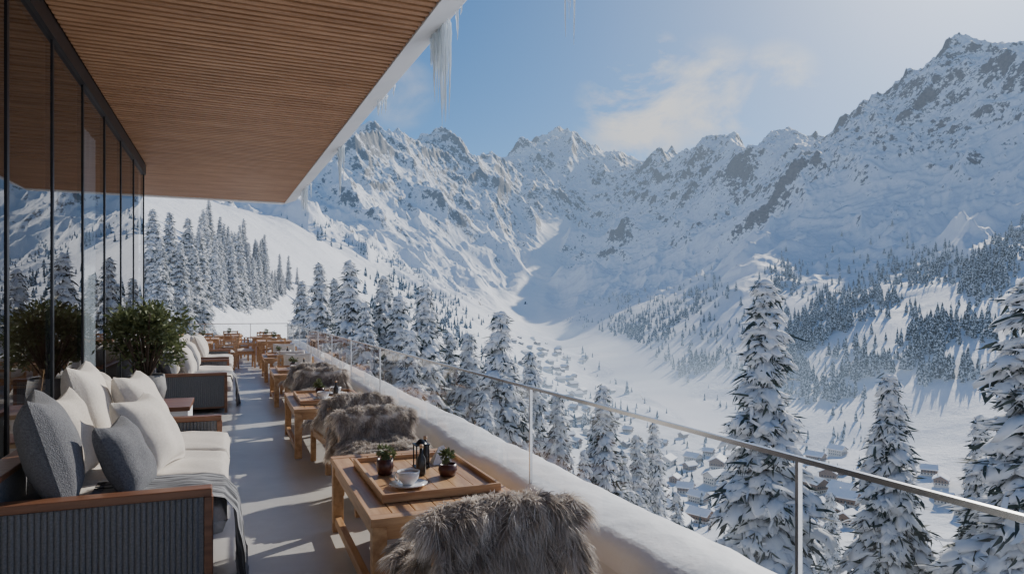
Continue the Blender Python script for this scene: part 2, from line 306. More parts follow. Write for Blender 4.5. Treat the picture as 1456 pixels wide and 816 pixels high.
for a in (-180,-150,145,180): cpz(a,(3,-15),(15,-15),(30,-16),(60,-15),(120,-8),(500,60),(2000,350),(6000,1300),(12000,700))
for a in (-15,10,25,40,60): cpz(a,(12000,900))
CP=np.array(CP); KL=.45
cx=CP[:,0]; cy=np.log(CP[:,1])*KL; q=(CP[:,2]-CH)/CP[:,1]
n=len(CP); Dm=np.sqrt((cx[:,None]-cx)**2+(cy[:,None]-cy)**2+1e-5)
A=np.zeros((n+3,n+3)); A[:n,:n]=Dm-np.eye(n)*.002; A[:n,n]=1;A[n,:n]=1;A[:n,n+1]=cx;A[n+1,:n]=cx;A[:n,n+2]=cy;A[n+2,:n]=cy
W=np.linalg.solve(A,np.concatenate([q,[0,0,0]]))
PIS=[(*survey(a,b_,d)[:2],hw) for a,b_,d,hw in ((800,312,5200,60),(778,350,4700,70),(765,395,4100,75),(748,430,3500,85),(765,456,3000,75),(810,480,2500,60),(850,505,1900,45),(915,545,1200,34),(985,590,860,26),(1080,640,640,20))]
def piste(x,y):
    best=np.full(x.shape,9.0)
    for (x0,y0,h0),(x1,y1,h1) in zip(PIS[:-1],PIS[1:]):
        dx,dy=x1-x0,y1-y0; t_=np.clip(((x-x0)*dx+(y-y0)*dy)/(dx*dx+dy*dy),0,1)
        best=np.minimum(best,np.hypot(x-x0-t_*dx,y-y0-t_*dy)/(h0+(h1-h0)*t_))
    return best
def base(az,R):
    az=az.ravel();ly=np.log(R.ravel())*KL; o=np.empty_like(az)
    for i in range(0,len(az),60000):
        a=az[i:i+60000,None];b=ly[i:i+60000,None]
        o[i:i+60000]=np.sqrt((a-cx)**2+(b-cy)**2+1e-5)@W[:n]+W[n]+W[n+1]*a[:,0]+W[n+2]*b[:,0]
    return o
def height(az,R):
    sh=az.shape; zb=base(az,R)*R.ravel()+CH; a=az.ravel();r=R.ravel(); x=r*np.sin(a);y=r*np.cos(a)
    pi_=piste(x+20*perlin(x/90,y/90,77),y); pm=sst(pi_,.9,2.0)
    wm=sst(zb,-70,260)*sst(r,500,1500)*(.25+.75*pm)
    wx=x+90*perlin(x/520,y/520,1);wy=y+90*perlin(x/520,y/520,2)
    zz=np.zeros_like(x); prev=1.0
    for i,(lam,amp) in enumerate(((1300,92),(640,82),(310,50),(150,25),(74,11.5),(36,5.5),(18,2.6))):
        nn=1-np.abs(perlin(wx/lam,wy/lam,5+i))*1.7; nn=np.clip(nn,-.3,1)**2
        zz+=amp*(nn*prev-.38); prev=np.clip(nn*1.3,0.25,1)
    crag=sst(perlin(x/700,y/700,21)+.55*perlin(x/230,y/230,22)+sst(zb,150,900)*.75-.25,0,.55)
    cz=np.zeros_like(x)
    for i,(lam,amp) in enumerate(((95,20),(48,13),(24,8))):
        cz+=amp*(np.abs(perlin((wx+.4*wy)/lam,(wy-.2*wx)/lam,30+i)))
    z=zb+wm*zz+wm*crag*cz*1.25
    und=(perlin(x/130,y/130,40)*6+perlin(x/50,y/50,41)*2)*(.3+.7*pm)+perlin(x/18,y/18,42)*.5*pm
    z+=und*sst(r,25,300)
    return z.reshape(sh),crag.reshape(sh),np.asarray(pi_).reshape(sh)
az=np.concatenate([np.linspace(-180,-19,150),np.linspace(-18,-16,10),np.arange(-15.9,61,.066),np.linspace(61.2,66,20),np.linspace(67,180,110)])
az=np.radians(az)
Rr=np.concatenate([np.geomspace(3,200,60),np.geomspace(205,1500,230),np.linspace(1510,7400,740),np.linspace(7500,13000,16)])
AZ,RR=np.meshgrid(az,Rr,indexing='xy')
Z,CR,PI=height(AZ,RR)
dzr=np.gradient(Z,Rr,axis=0); dza=np.gradient(Z,az,axis=1)/RR; slope=np.sqrt(dzr**2+dza**2)
X=RR*np.sin(AZ);Y=RR*np.cos(AZ)
js=int(np.searchsorted(az,SAZ)); print('horizon at sun azimuth deg',math.degrees(math.atan(((Z[:,js]-CH)/Rr).max())))
comb=slope*.75+CR*.2+.5*perlin(X/160,Y/160,50)+.45*perlin(X/45,Y/45,51)+.3*sst(Z,200,1300)
inv=(AZ>-.27)&(AZ<1.05)&(RR>1400)&(RR<6800)&(Z>150)&(dzr>0)
p70,p97=np.percentile(comb[inv],[74,98])
rock=np.clip(.20+(comb-p70)/(p97-p70)*.36,0,1)*sst(Z,60,420)
nr,nc=Z.shape; idx=np.arange(nr*nc).reshape(nr,nc)
Fq=np.stack([idx[:-1,:-1],idx[1:,:-1],idx[1:,1:],idx[:-1,1:]],-1).reshape(-1,4)
Fq=Fq[:,::-1]
def terrmat():
    m=bpy.data.materials.new('alpine_snow_and_rock'); m.use_nodes=True; n=m.node_tree.nodes; l=m.node_tree.links; b=n['Principled BSDF']; b.inputs['Roughness'].default_value=.7; b.inputs['Specular IOR Level'].default_value=.25
    a=n.new("ShaderNodeAttribute"); a.attribute_name='rock'; t=n.new("ShaderNodeTexCoord")
    z=n.new("ShaderNodeTexNoise"); z.inputs['Scale'].default_value=.055; z.inputs['Detail'].default_value=7; z.inputs['Roughness'].default_value=.74; l.new(t.outputs['Object'],z.inputs['Vector'])
    s1=n.new("ShaderNodeMath"); s1.operation='MULTIPLY_ADD'; l.new(z.outputs[0],s1.inputs[0]); s1.inputs[1].default_value=2.0; s1.inputs[2].default_value=-1.0
    ad=n.new("ShaderNodeMath"); ad.operation='ADD'; l.new(a.outputs['Fac'],ad.inputs[0]); l.new(s1.outputs[0],ad.inputs[1])
    r=n.new("ShaderNodeMapRange"); r.inputs[1].default_value=.36; r.inputs[2].default_value=.47; l.new(ad.outputs[0],r.inputs[0])
    z2=n.new("ShaderNodeTexNoise"); z2.inputs['Scale'].default_value=.09; z2.inputs['Detail'].default_value=4; l.new(t.outputs['Object'],z2.inputs['Vector'])
    rc=n.new("ShaderNodeMixRGB"); rc.inputs[1].default_value=(.07,.078,.092,1); rc.inputs[2].default_value=(.28,.27,.26,1); l.new(z2.outputs[0],rc.inputs[0])
    pa=n.new("ShaderNodeAttribute"); pa.attribute_name='piste'
    sn=n.new("ShaderNodeMixRGB"); sn.inputs[1].default_value=(.88,.90,.935,1); sn.inputs[2].default_value=(.96,.965,.97,1); l.new(pa.outputs['Fac'],sn.inputs[0])
    mi=n.new("ShaderNodeMixRGB"); l.new(sn.outputs[0],mi.inputs[1]); l.new(r.outputs[0],mi.inputs[0]); l.new(rc.outputs[0],mi.inputs[2]); l.new(mi.outputs[0],b.inputs['Base Color'])
    bm=n.new("ShaderNodeBump"); bm.inputs['Strength'].default_value=.5; bm.inputs['Distance'].default_value=8; l.new(z.outputs[0],bm.inputs['Height']); l.new(bm.outputs[0],b.inputs['Normal'])
    iv=n.new("ShaderNodeMath"); iv.operation='MULTIPLY_ADD'; iv.inputs[1].default_value=-.42; iv.inputs[2].default_value=.5; l.new(pa.outputs['Fac'],iv.inputs[0]); l.new(iv.outputs[0],bm.inputs['Strength'])
    paint_haze(m)
    return m
M['terrain']=terrmat()
me=make_mesh('mountain_terrain',np.stack([X,Y,Z],-1).reshape(-1,3),[(Fq,0,True)],[M['terrain']],attrs={'rock':rock.ravel(),'piste':(1-sst(PI,.8,1.15)).ravel()})
link('mountain_terrain',me)
print('terrain',time.time()-T0,len(Z.ravel()))
def march(px,py,rmin=60):
    rel=math.atan((px-728)/F); a=rel+TH; qt=(HY-py)/F*math.cos(rel)
    j=int(np.clip(np.searchsorted(az,a),0,nc-1)); qq=(Z[:,j]-CH)/Rr
    k=np.where((qq>=qt)&(Rr>rmin))[0]
    if len(k)==0: return None
    i=k[0]; i0=max(i-1,0); f=0 if qq[i]==qq[i0] else np.clip((qt-qq[i0])/(qq[i]-qq[i0]),0,1)
    R=Rr[i0]+f*(Rr[i]-Rr[i0]); z=Z[i0,j]+f*(Z[i,j]-Z[i0,j])
    return (R*math.sin(a),R*math.cos(a),z,R,slope[i,j],PI[i,j])
def gz(x,y):
    R=math.hypot(x,y);a=math.atan2(x,y); return float(height(np.array([a]),np.array([max(R,3.0)]))[0][0])
# ------------------------------------------------------------------ spruces
t=(1+5**.5)/2
ico=np.array([(-1,t,0),(1,t,0),(-1,-t,0),(1,-t,0),(0,-1,t),(0,1,t),(0,-1,-t),(0,1,-t),(t,0,-1),(t,0,1),(-t,0,-1),(-t,0,1)],float); ico/=np.linalg.norm(ico[0])
icf=[(0,11,5),(0,5,1),(0,1,7),(0,7,10),(0,10,11),(1,5,9),(5,11,4),(11,10,2),(10,7,6),(7,1,8),(3,9,4),(3,4,2),(3,2,6),(3,6,8),(3,8,9),(4,9,5),(2,4,11),(6,2,10),(8,6,7),(9,8,1)]
def subdiv(v,f):
    v=[tuple(x) for x in v]; c={}; o=[]
    def mid(a,b):
        k=(min(a,b),max(a,b))
        if k not in c:
            p=np.array(v[a])+np.array(v[b]); p/=np.linalg.norm(p); v.append(tuple(p)); c[k]=len(v)-1
        return c[k]
    for a,b,d in f:
        ab,bd,da=mid(a,b),mid(b,d),mid(d,a); o+=[(a,ab,da),(b,bd,ab),(d,da,bd),(ab,bd,da)]
    return np.array(v),o
ico2,icf2=subdiv(ico,icf)
def spruce(name,seed,H,Rmax,nwh,nbr,npt,nned,blob,snowp=.92,lat=1,cs=1.0):
    r=np.random.default_rng(seed); cl=[]
    hs=1.0+np.linspace(.0,1,nwh)**.92*(H-1.3)
    brs=[]
    for h in hs:
        tt=max(1-h/H,0); nb=max(4,int(nbr*(.55+.6*tt)));a0=r.uniform(0,6.28)
        for b in range(nb):
            a=a0+6.283*b/nb+r.normal(0,.25); Lb=(Rmax*tt**.8)*(.55+.6*r.random())+.16
            if r.random()<.1: Lb*=.5
            hh=h+r.normal(0,.16); droop=.28+.5*tt+r.normal(0,.09)
            m=max(2,int(round(npt*(Lb/Rmax)**.6)))
            brs.append((a,Lb,hh,droop))
            for k in range(m):
                s=.22+.78*(k+.5*r.random())/m
                for sd in ((0,) if lat==0 else (-1,0,1)):
                    off=sd*(.26*Lb*(1.05-s)+.08)*r.uniform(.6,1.2)
                    s2=s*(1-.1*abs(sd))
                    px=math.cos(a)*s2*Lb-math.sin(a)*off; py=math.sin(a)*s2*Lb+math.cos(a)*off
                    pz=hh+Lb*(.12*s-droop*s*s)-.12*abs(off)+r.normal(0,.05)
                    cl.append((px,py,pz,a+sd*.6,cs*(.13+.11*Lb**.6)*r.uniform(.5,1.45),s2))
    cl=np.array(cl); nC=len(cl); VV=[];FF=[];n0=0
    k=8; tv=[(rad*math.cos(6.283*i/k),rad*math.sin(6.283*i/k),zz) for zz,rad in ((-3,.34*H/24),(0,.28*H/24),(H*.5,.14*H/24),(H*.98,.02)) for i in range(k)]
    tf=[(j*k+i,j*k+(i+1)%k,(j+1)*k+(i+1)%k,(j+1)*k+i) for j in range(3) for i in range(k)]
    VV.append(np.array(tv));FF.append((np.array(tf),0,True));n0+=len(tv)
    bv=[];bf=[]
    for (a,Lb,hh,dr) in brs:
        p=[(s*Lb*math.cos(a),s*Lb*math.sin(a),hh+Lb*(.12*s-dr*s*s)) for s in (0,.5,.95)]; w=.03*H/24+.008*Lb
        i0=n0+len(bv)
        for (x,y,z),ww in zip(p,(w,w*.6,w*.2)): bv+=[(x-math.sin(a)*ww,y+math.cos(a)*ww,z),(x+math.sin(a)*ww,y-math.cos(a)*ww,z),(x,y,z-ww*1.5)]
        for j in range(2):
            for i in range(3): bf.append((i0+j*3+i,i0+j*3+(i+1)%3,i0+j*3+3+(i+1)%3,i0+j*3+3+i))
    VV.append(np.array(bv));FF.append((np.array(bf),0,True));n0+=len(bv)
    c=np.repeat(cl,nned,0); m=len(c)
    aa=c[:,3]+r.normal(0,1.0,m); el=r.uniform(-1.2,.1,m); ln=c[:,4]*r.uniform(1.1,2.5,m)
    d=np.stack([np.cos(aa)*np.cos(el),np.sin(aa)*np.cos(el),np.sin(el)],-1)
    o=c[:,:3]+r.normal(0,1,(m,3))*c[:,4:5]*[.45,.45,.2]
    sd=np.cross(d,r.normal(0,1,(m,3))); sd/=np.linalg.norm(sd,axis=1)[:,None]+1e-6; wd=(ln*r.uniform(.07,.15,m))[:,None]
    V=np.stack([o-sd*wd*.6,o+sd*wd*.6,o+d*ln[:,None]*.55+sd*wd,o+d*ln[:,None]],1).reshape(-1,3)
    mi_=np.where(r.random(m)<.38,2,1)
    fi=np.arange(m*4).reshape(m,4)+n0; VV.append(V);FF.append((fi,mi_,False));n0+=len(V)
    bvv,bff=(ico2,icf2) if blob==2 else (ico,icf)
    keep=cl[r.random(nC)<snowp]; m=len(keep); sz=keep[:,4]*r.uniform(.5,1.3,m)
    B=bvv[None]*(1+r.normal(0,.2,(m,len(bvv),1))); B=B*np.stack([sz*1.35,sz*.85,sz*.48],-1)[:,None,:]
    B[:,:,2]=np.where(B[:,:,2]<0,B[:,:,2]*.6,B[:,:,2]); B[:,:,2]-=(B[:,:,0]**2+B[:,:,1]**2)/(sz[:,None]*2.8)
    ca,sa=np.cos(keep[:,3])[:,None],np.sin(keep[:,3])[:,None]
    bx=B[:,:,0]*ca-B[:,:,1]*sa; by=B[:,:,0]*sa+B[:,:,1]*ca; bz=B[:,:,2]-.3*B[:,:,0]
    V=np.stack([bx+keep[:,0:1],by+keep[:,1:2],bz+keep[:,2:3]+sz[:,None]*.22],-1).reshape(-1,3)
    fi=(np.array(bff)[None]+(np.arange(m)*len(bvv))[:,None,None]).reshape(-1,3)+n0
    VV.append(V);FF.append((fi,2,True))
    return make_mesh(name,np.concatenate(VV),FF,[M['bark'],M['needle'],M['treesnow']])
hero=[spruce('spruce_mesh_a',1,24,4.3,42,10,8,8,2),spruce('spruce_mesh_b',2,24,4.0,40,10,8,8,2),spruce('spruce_mesh_c',3,24,3.7,36,9,7,8,2)]
midm=[spruce('spruce_mid_%d'%i,10+i,18,3.3,26,8,4,5,1,.85,1,1.25) for i in range(3)]
def plant_tree(px,py,d,meshes,H0,name='snow_covered_spruce',wf=1,parent=None,rs=0):
    x,y,z=survey(px,py,d); g=gz(x,y)-.5; s=(z-g)/H0; s=max(s,.3)
    ws=s*wf
    return link(name,random.choice(meshes),(x,y,g),random.uniform(0,6.28),(ws,ws,s),parent)
for px,py,d,wf in [(1087,398,29,1.12),(1264,533,27,1.0),(1466,395,22,1.3),(1392,590,26,.7),(857,548,47,.95),(712,443,50,1.0),(792,560,56,.9),(604,408,56,1.0),(546,392,66,.95),(568,420,62,1.0),(497,370,62,1.),(455,374,74,.95),(477,396,80,.95),(666,474,64,.95),(640,474,66,.95),(755,500,75,.9),(905,618,60,.9),(885,640,52,.8),(930,600,80,.8),(520,430,58,.9),(585,470,50,.9),(962,700,48,.8),(690,560,44,.8),(830,640,44,.75),(430,400,80,1.),(730,520,60,.9),(1180,700,40,.7)]:
    plant_tree(px,py,d,hero,24,wf=wf)
grove=empty('spruce_grove')
for px,py,d in [(218,298,60),(242,302,66),(268,310,75),(284,326,85),(228,340,56),(256,345,60),(276,352,70)]:
    plant_tree(px,py,d,hero,24,'spruce',1.05,grove)
cnt=0
while cnt<85:
    px=random.uniform(285,430); py=random.uniform(345,440)
    if py<352+(px-300)*.42 or (px>400 and random.random()<.5): continue
    m=march(px,py,95)
    cnt+=1
    if not m or m[3]>500: continue
    s=random.uniform(.55,1.1)*min(1,m[3]/170)*(.8 if px>380 else 1); link('spruce',random.choice(midm),(m[0],m[1],m[2]-.4),random.uniform(0,6),(s*random.uniform(.8,1.05),s*.95,s),grove)
def lowtree(seed):
    r=np.random.default_rng(seed); V=[];Fc=[];nt_=7
    for k in range(nt_):
        z0=.05+.87*k/nt_; top=min(z0+.34,1.0); rad=.17*(1-z0)**.9*1.12*(1+r.normal(0,.08)); i0=len(V); V.append((r.normal(0,.006),r.normal(0,.006),top)); m=7
        for j in range(2*m):
            a=math.pi*j/m+k*.7; rr_=rad*((1 if j%2==0 else .5)+r.normal(0,.14)); V.append((rr_*math.cos(a),rr_*math.sin(a),z0-(.03 if j%2==0 else 0)+r.normal(0,.012)))
        for j in range(2*m): Fc.append((i0,i0+1+j,i0+1+(j+1)%(2*m)))
    return np.array(V),np.array(Fc)
LT=[lowtree(i) for i in range(6)]
def forest(name,pts):
    VV=[];FF=[];n0=0
    for (x,y,z,h) in pts:
        V,Fc=random.choice(LT); a=random.uniform(0,6.28); c,s=math.cos(a),math.sin(a); wv=random.uniform(.8,1.3)
        P=np.stack([(V[:,0]*c-V[:,1]*s)*h*wv+x,(V[:,0]*s+V[:,1]*c)*h*wv+y,V[:,2]*h+z-.3],-1); VV.append(P);FF.append(Fc+n0);n0+=len(V)
    return link(name,make_mesh(name,np.concatenate(VV),[(np.concatenate(FF),0,False)],[M['lowtree']]))
def blobpts(cx_,cy_,rx,ry,n_,tilt=0,h=(11,23),rmin=250):
    o=[]; ct,stt=math.cos(math.radians(tilt)),math.sin(math.radians(tilt))
    for i in range(n_):
        u,v=random.gauss(0,.5),random.gauss(0,.5); px=cx_+u*rx*ct+v*ry*stt; py=cy_-u*rx*stt+v*ry*ct
        m=march(px,py,rmin)
        if m and m[4]<1.5 and m[5]>1.3:
            if perlin(np.array([m[0]/70]),np.array([m[1]/70]),60)[0]<-.28: continue
            o.append((m[0],m[1],m[2],random.uniform(*h)))
    return o
fp=[]
for b in [(920,460,85,38,420,18),(985,430,50,25,150,25),(880,480,50,25,160,10),(1110,400,30,30,120,40),(1140,500,60,50,380,30),(1170,460,50,30,120,30),(1240,420,95,32,360,24),(1330,375,50,25,90,25),(1240,520,60,28,170,5),(1320,480,38,45,190,0),(1400,390,55,32,200,25),(1440,350,40,25,90,20),(1330,530,70,16,110,0),(980,520,60,18,120,0),(1400,470,60,20,60,0),(1050,480,150,60,130,10),(1200,380,120,30,60,20),(890,425,60,12,60,10),(1170,560,60,14,60,0)]:
    fp+=blobpts(*b)
for b in [(560,370,140,16,150,-24),(600,425,80,22,180,-20),(500,345,90,14,80,-20),(640,470,60,25,130,-20),(700,520,60,28,120,-15),(540,455,80,20,110,-10),(820,455,20,8,30,0),(740,560,60,30,70,0),(850,600,50,30,50,0)]:
    fp+=blobpts(*b,h=(8,15))
forest('distant_spruce_forest',fp)
g2=empty('hillside_spruces')
for i in range(170):
    px=random.uniform(560,1456); py=random.uniform(600,815) if px>800 else random.uniform(500,640)
    m=march(px,py,70)
    if not m or m[3]>360: continue
    s=random.uniform(.45,.85)*min(1,.3+m[3]/150); link('spruce',random.choice(midm),(m[0],m[1],m[2]-.5),random.uniform(0,6),(s*.9,s*.9,s),g2)
print('trees',time.time()-T0,len(fp))
# ------------------------------------------------------------------ village
M['chwall']=pmat('larch_cladding',(.16,.10,.065),(.28,.19,.13),(.5,.5,4),.8)
M['plaster']=pmat('chalet_plaster',(.55,.5,.44),(.66,.62,.56),(1,1,1),.8)
M['win']=pmat('dark_window',(.03,.035,.045),(.05,.055,.06),(1,1,1),.15)
for k_ in('chwall','plaster','win'): paint_haze(M[k_],12000,.6)
def chalet(name,w_,l_,h_,base_m,up_m):
    b=MB(); b.box(-w_/2,w_/2,-l_/2,l_/2,-3,h_*.45,base_m); b.box(-w_/2-.15,w_/2+.15,-l_/2-.15,l_/2+.15,h_*.45,h_,up_m)
    rh=w_*.28
    b.raw([(-w_/2-.15,-l_/2-.15,h_),(w_/2+.15,-l_/2-.15,h_),(0,-l_/2-.15,h_+rh),(-w_/2-.15,l_/2+.15,h_),(w_/2+.15,l_/2+.15,h_),(0,l_/2+.15,h_+rh)],[(0,1,2),(5,4,3)],up_m)
    ov=1.3; e=w_/2+ov; ye=l_/2+ov; k=rh/(w_/2); 
    for th0,th1,mm_ in((0,.3,'chwall'),(.3,1.15,'roofsnow')):
        for sx in(-1,1):
            V=[(0,-ye,h_+rh+th0),(sx*e,-ye,h_+rh-k*e+th0),(sx*e,ye,h_+rh-k*e+th0),(0,ye,h_+rh+th0),(0,-ye,h_+rh+th1),(sx*e,-ye,h_+rh-k*e+th1),(sx*e,ye,h_+rh-k*e+th1),(0,ye,h_+rh+th1)]
            b.raw(V,BOXF if sx>0 else [f[::-1] for f in BOXF],mm_)
    for z in (1.1,h_*.45+.9):
        for sx in(-1,1):
            for y in np.arange(-l_/2+1.4,l_/2-1,2.6): b.box(sx*(w_/2+.1)-.12,sx*(w_/2+.1)+.12,y,y+1.1,z,z+1.3,'win')
        for sy in(-1,1):
            for x in np.arange(-w_/2+1.2,w_/2-1.2,2.4): b.box(x,x+1.1,sy*(l_/2+.1)-.12,sy*(l_/2+.1)+.12,z,z+1.3,'win')
    b.box(-w_/2-.9,w_/2+.9,-l_/2-1.1,-l_/2-.15,h_*.45-.15,h_*.45,'chwall'); b.box(-w_/2-.9,w_/2+.9,-l_/2-1.1,-l_/2-1.0,h_*.45,h_*.45+.9,'chwall')
    b.box(w_*.2,w_*.2+.8,l_*.15,l_*.15+.8,h_,h_+rh+1.2,'plaster'); b.box(w_*.2-.1,w_*.2+.9,l_*.15-.1,l_*.15+.9,h_+rh+1.2,h_+rh+1.5,'roofsnow')
    return b.mesh(name)
chs=[chalet('chalet_mesh_a',11,13,6,'plaster','chwall'),chalet('chalet_mesh_b',13,17,7.5,'plaster','plaster'),chalet('chalet_mesh_c',9,11,5,'chwall','chwall'),chalet('chalet_mesh_d',14,20,8.5,'plaster','chwall')]
placed=[]
def house(px,py,name='chalet',parent=None,sc=1):
    m=march(px,py,200)
    if not m or m[5]<1.4: return
    for q_ in placed:
        if (q_[0]-m[0])**2+(q_[1]-m[1])**2<17**2: return
    placed.append((m[0],m[1])); link(name,random.choice(chs),(m[0],m[1],m[2]),random.choice((0.3,1.87,.5,2.0))+random.gauss(0,.2),sc,parent)
for i in range(170):
    px=random.uniform(895,1215); py=random.uniform(645,765)
    house(px,py,sc=random.uniform(.65,.9))
for i in range(14): house(random.uniform(1215,1400),random.uniform(670,750),sc=.75)
vil=empty('distant_village')
for i in range(120):
    py=random.uniform(480,640); px=random.gauss(758+(py-475)*.6,20+(py-475)*.13); house(px,py,'house',vil,.7)
vt=[]
for i in range(400):
    m=march(random.uniform(740,1230),random.uniform(500,765),300)
    if m and m[5]>1.3: vt.append((m[0],m[1],m[2],random.uniform(5,11)))
forest('village_spruces',vt)
print('village',time.time()-T0,len(placed))
# ------------------------------------------------------------------ building
ZC=4.2; WX=-1.5; YE=13.66; YR=17.2
def xout(y): return 1.66+(1.22-1.66)*(y-6)/11.0
b=MB()
y=-3.5
while y<YR-.1:
    b.box(-8.2 if y>YE else WX+.04,xout(y)-.12,y,y+.062,ZC-.05,ZC,'ceilwood'); y+=.105
b.obj('slatted_timber_ceiling')
b=MB(); V=[(-9,-4,ZC+.003),(xout(-4),-4,ZC+.003),(xout(YR),YR,ZC+.003),(-9,YR,ZC+.003)]
b.raw(V+[(x,y_,ZC+.03) for x,y_,z in V],BOXF,'darkback')
V=[(-9,-4,ZC+.032),(xout(-4)+.1,-4,ZC+.032),(xout(YR)+.1,YR+.1,ZC+.032),(-9,YR+.1,ZC+.032)]
b.raw(V+[(x,y_,ZC+.5) for x,y_,z in V],BOXF,'white')
def strip(y0,y1):
    P=[]
    for y_ in(y0,y1):
        x=xout(y_); P+=[(x-.12,y_,ZC-.07),(x+.16,y_,ZC+.04),(x+.2,y_,ZC+.52),(x-.12,y_,ZC+.52)]
    b.raw(P,[(0,1,5,4),(1,2,6,5),(2,3,7,6),(3,0,4,7),(3,2,1,0),(4,5,6,7)],'white')
strip(-4.1,YR+.12)
b.box(-9,xout(YR)-.121,YR,YR+.14,ZC-.07,ZC+.52,'white')
b.obj('roof_canopy',bevel=.01)
ys=np.linspace(-4,YR+.1,120); us=np.linspace(0,1,60); YY,UU=np.meshgrid(ys,us,indexing='ij'); XX=-9+(xout(YY)+.17+9)*UU
V=np.stack([XX,YY,ZC+.53+.32*np.minimum(1,(1-UU)*22)**.5+.05*perlin(XX*.8,YY*.8)],-1).reshape(-1,3)
i=np.arange(len(V)).reshape(120,60); fq=np.stack([i[:-1,:-1],i[:-1,1:],i[1:,1:],i[1:,:-1]],-1).reshape(-1,4)
link('roof_snow',make_mesh('roof_snow',V,[(fq,0,True)],[M['snow']]))
b=MB()
b.box(WX-.08,WX+.03,-4,YE,ZC-.22,ZC-.052,'frame'); b.box(WX-.08,WX+.012,-4,YE,.004,.09,'frame')
yy=YE
while yy>-4:
    b.box(WX-.05,WX+.006,yy-.05,yy,.09,ZC-.22,'frame'); yy-=1.3
b.obj('glazed_wall_frame')
b=MB(); yy=YE
while yy>-4:
    b.raw([(WX-.004,yy-.05,.09),(WX-.004,yy-1.3,.09),(WX-.004,yy-1.3,ZC-.22),(WX-.004,yy-.05,ZC-.22)],[(0,1,2,3)],'glass'); yy-=1.3
b.obj('window_glass')
b=MB()
b.box(-8.2,WX-.1,-4,YE,.002,.02,'intfloor'); b.box(-8.3,-8.2,-4,YE,.02,ZC-.06,'intwood'); b.box(-8.2,WX-.08,YE-.16,YE-.06,.02,ZC-.06,'intwood'); b.box(-8.2,WX-.1,-4.1,-4,.02,ZC-.06,'intwood')
for y_ in np.arange(-3.9,YE-.3,.25): b.box(-8.2,WX-.1,y_,y_+.14,ZC-.12,ZC-.002,'intwood')
for y_ in np.arange(-3,YE-1,3.2): b.box(-5.2,-4.9,y_,y_+.3,.02,ZC-.121,'darkback')
b.obj('dining_room_interior')
b=MB()
for k,y_ in enumerate(np.arange(YE-.3,2,-1.3)):
    if k%3==2:
        nfo=22; P=[]
        for j in range(nfo+1):
            yv=y_-j*.035; xv=WX-.3+.04*math.sin(j*1.9); P+=[(xv,yv,.05),(xv,yv,ZC-.3)]
        b.raw(P,[(2*j,2*j+1,2*j+3,2*j+2) for j in range(nfo)],'curtain',True)
b.obj('curtains')
b=MB()
b.box(-8.3,2.12,-4.2,26.6,-.35,0,'floor'); b.obj('terrace_floor')
b=MB(); b.box(-8,1.7,-3.8,26,-32,-.35,'stone'); b.obj('stone_podium')
b=MB(); b.box(1.68,2.1,-4,26.5,0.002,.40,'white'); b.box(-8.2,1.678,26.08,26.5,0.002,.40,'white'); b.obj('parapet_wall',bevel=.015)
def pn(x,y,s=0): return float(perlin(np.array([float(x)]),np.array([float(y)]),s)[0])
def snowbank(name,fn,n1,n2=18):
    V=[fn(i,j/n2) for i in range(n1) for j in range(n2+1)]
    idx=np.arange(len(V)).reshape(n1,n2+1); fq=np.stack([idx[:-1,:-1],idx[1:,:-1],idx[1:,1:],idx[:-1,1:]],-1).reshape(-1,4)
    link(name,make_mesh(name,V,[(fq[:,::-1],0,True)],[M['snow']]))
def f1(i,u):
    y=-4+i*.06; a=math.pi*u; hw=.25+.015*pn(y*1.3,0,3)+.006*pn(y*5,0,4); x=1.92-hw*math.cos(a); pr=(math.sin(a))**.5
    return (x,y,.36+pr*(.17+.02*pn(y*.9,1,5))+.012*pn(x*6,y*5,6)*pr)
snowbank('parapet_snow',f1,508)
def f2(i,u):
    x=-8+i*.08; a=math.pi*u; y=26.3-.25*math.cos(a); pr=math.sin(a)**.55
    return (x,y,.36+pr*(.16+.03*pn(x*.9,1,5)))
snowbank('parapet_snow',f2,120)
# railing
b=MB(); g=MB(); RX=1.75; RT=1.1
posts=[-.6,1.76,4.0,8.9]+list(np.arange(11.3,26,2.4))+[26.1]
b.box(RX-.009,RX+.009,-4,26.1,RT-.009,RT+.009,'steel')
for p in posts:
    b.box(RX-.009,RX+.009,p-.007,p+.007,.38,RT-.0092,'steel'); b.box(RX-.022,RX+.022,p-.022,p+.022,.401,.45,'steel')
b.box(-8,RX,26.1,26.13,RT-.02,RT+.01,'steel')
for p in np.arange(-7,1.7,1.5): b.box(p-.012,p+.012,26.1,26.13,.38,RT-.02,'steel')
for p0,p1 in zip([-4]+posts[:-1],posts): g.raw([(RX,p0+.012,.43),(RX,p1-.012,.43),(RX,p1-.012,RT-.012),(RX,p0+.012,RT-.012)],[(0,1,2,3)],'railglass')
g.raw([(-8,26.115,.43),(RX,26.115,.43),(RX,26.115,RT-.022),(-8,26.115,RT-.022)],[(0,1,2,3)],'railglass')
e=empty('glass_balustrade'); b.obj('rail_and_posts',parent=e); g.obj('glass_panels',parent=e)
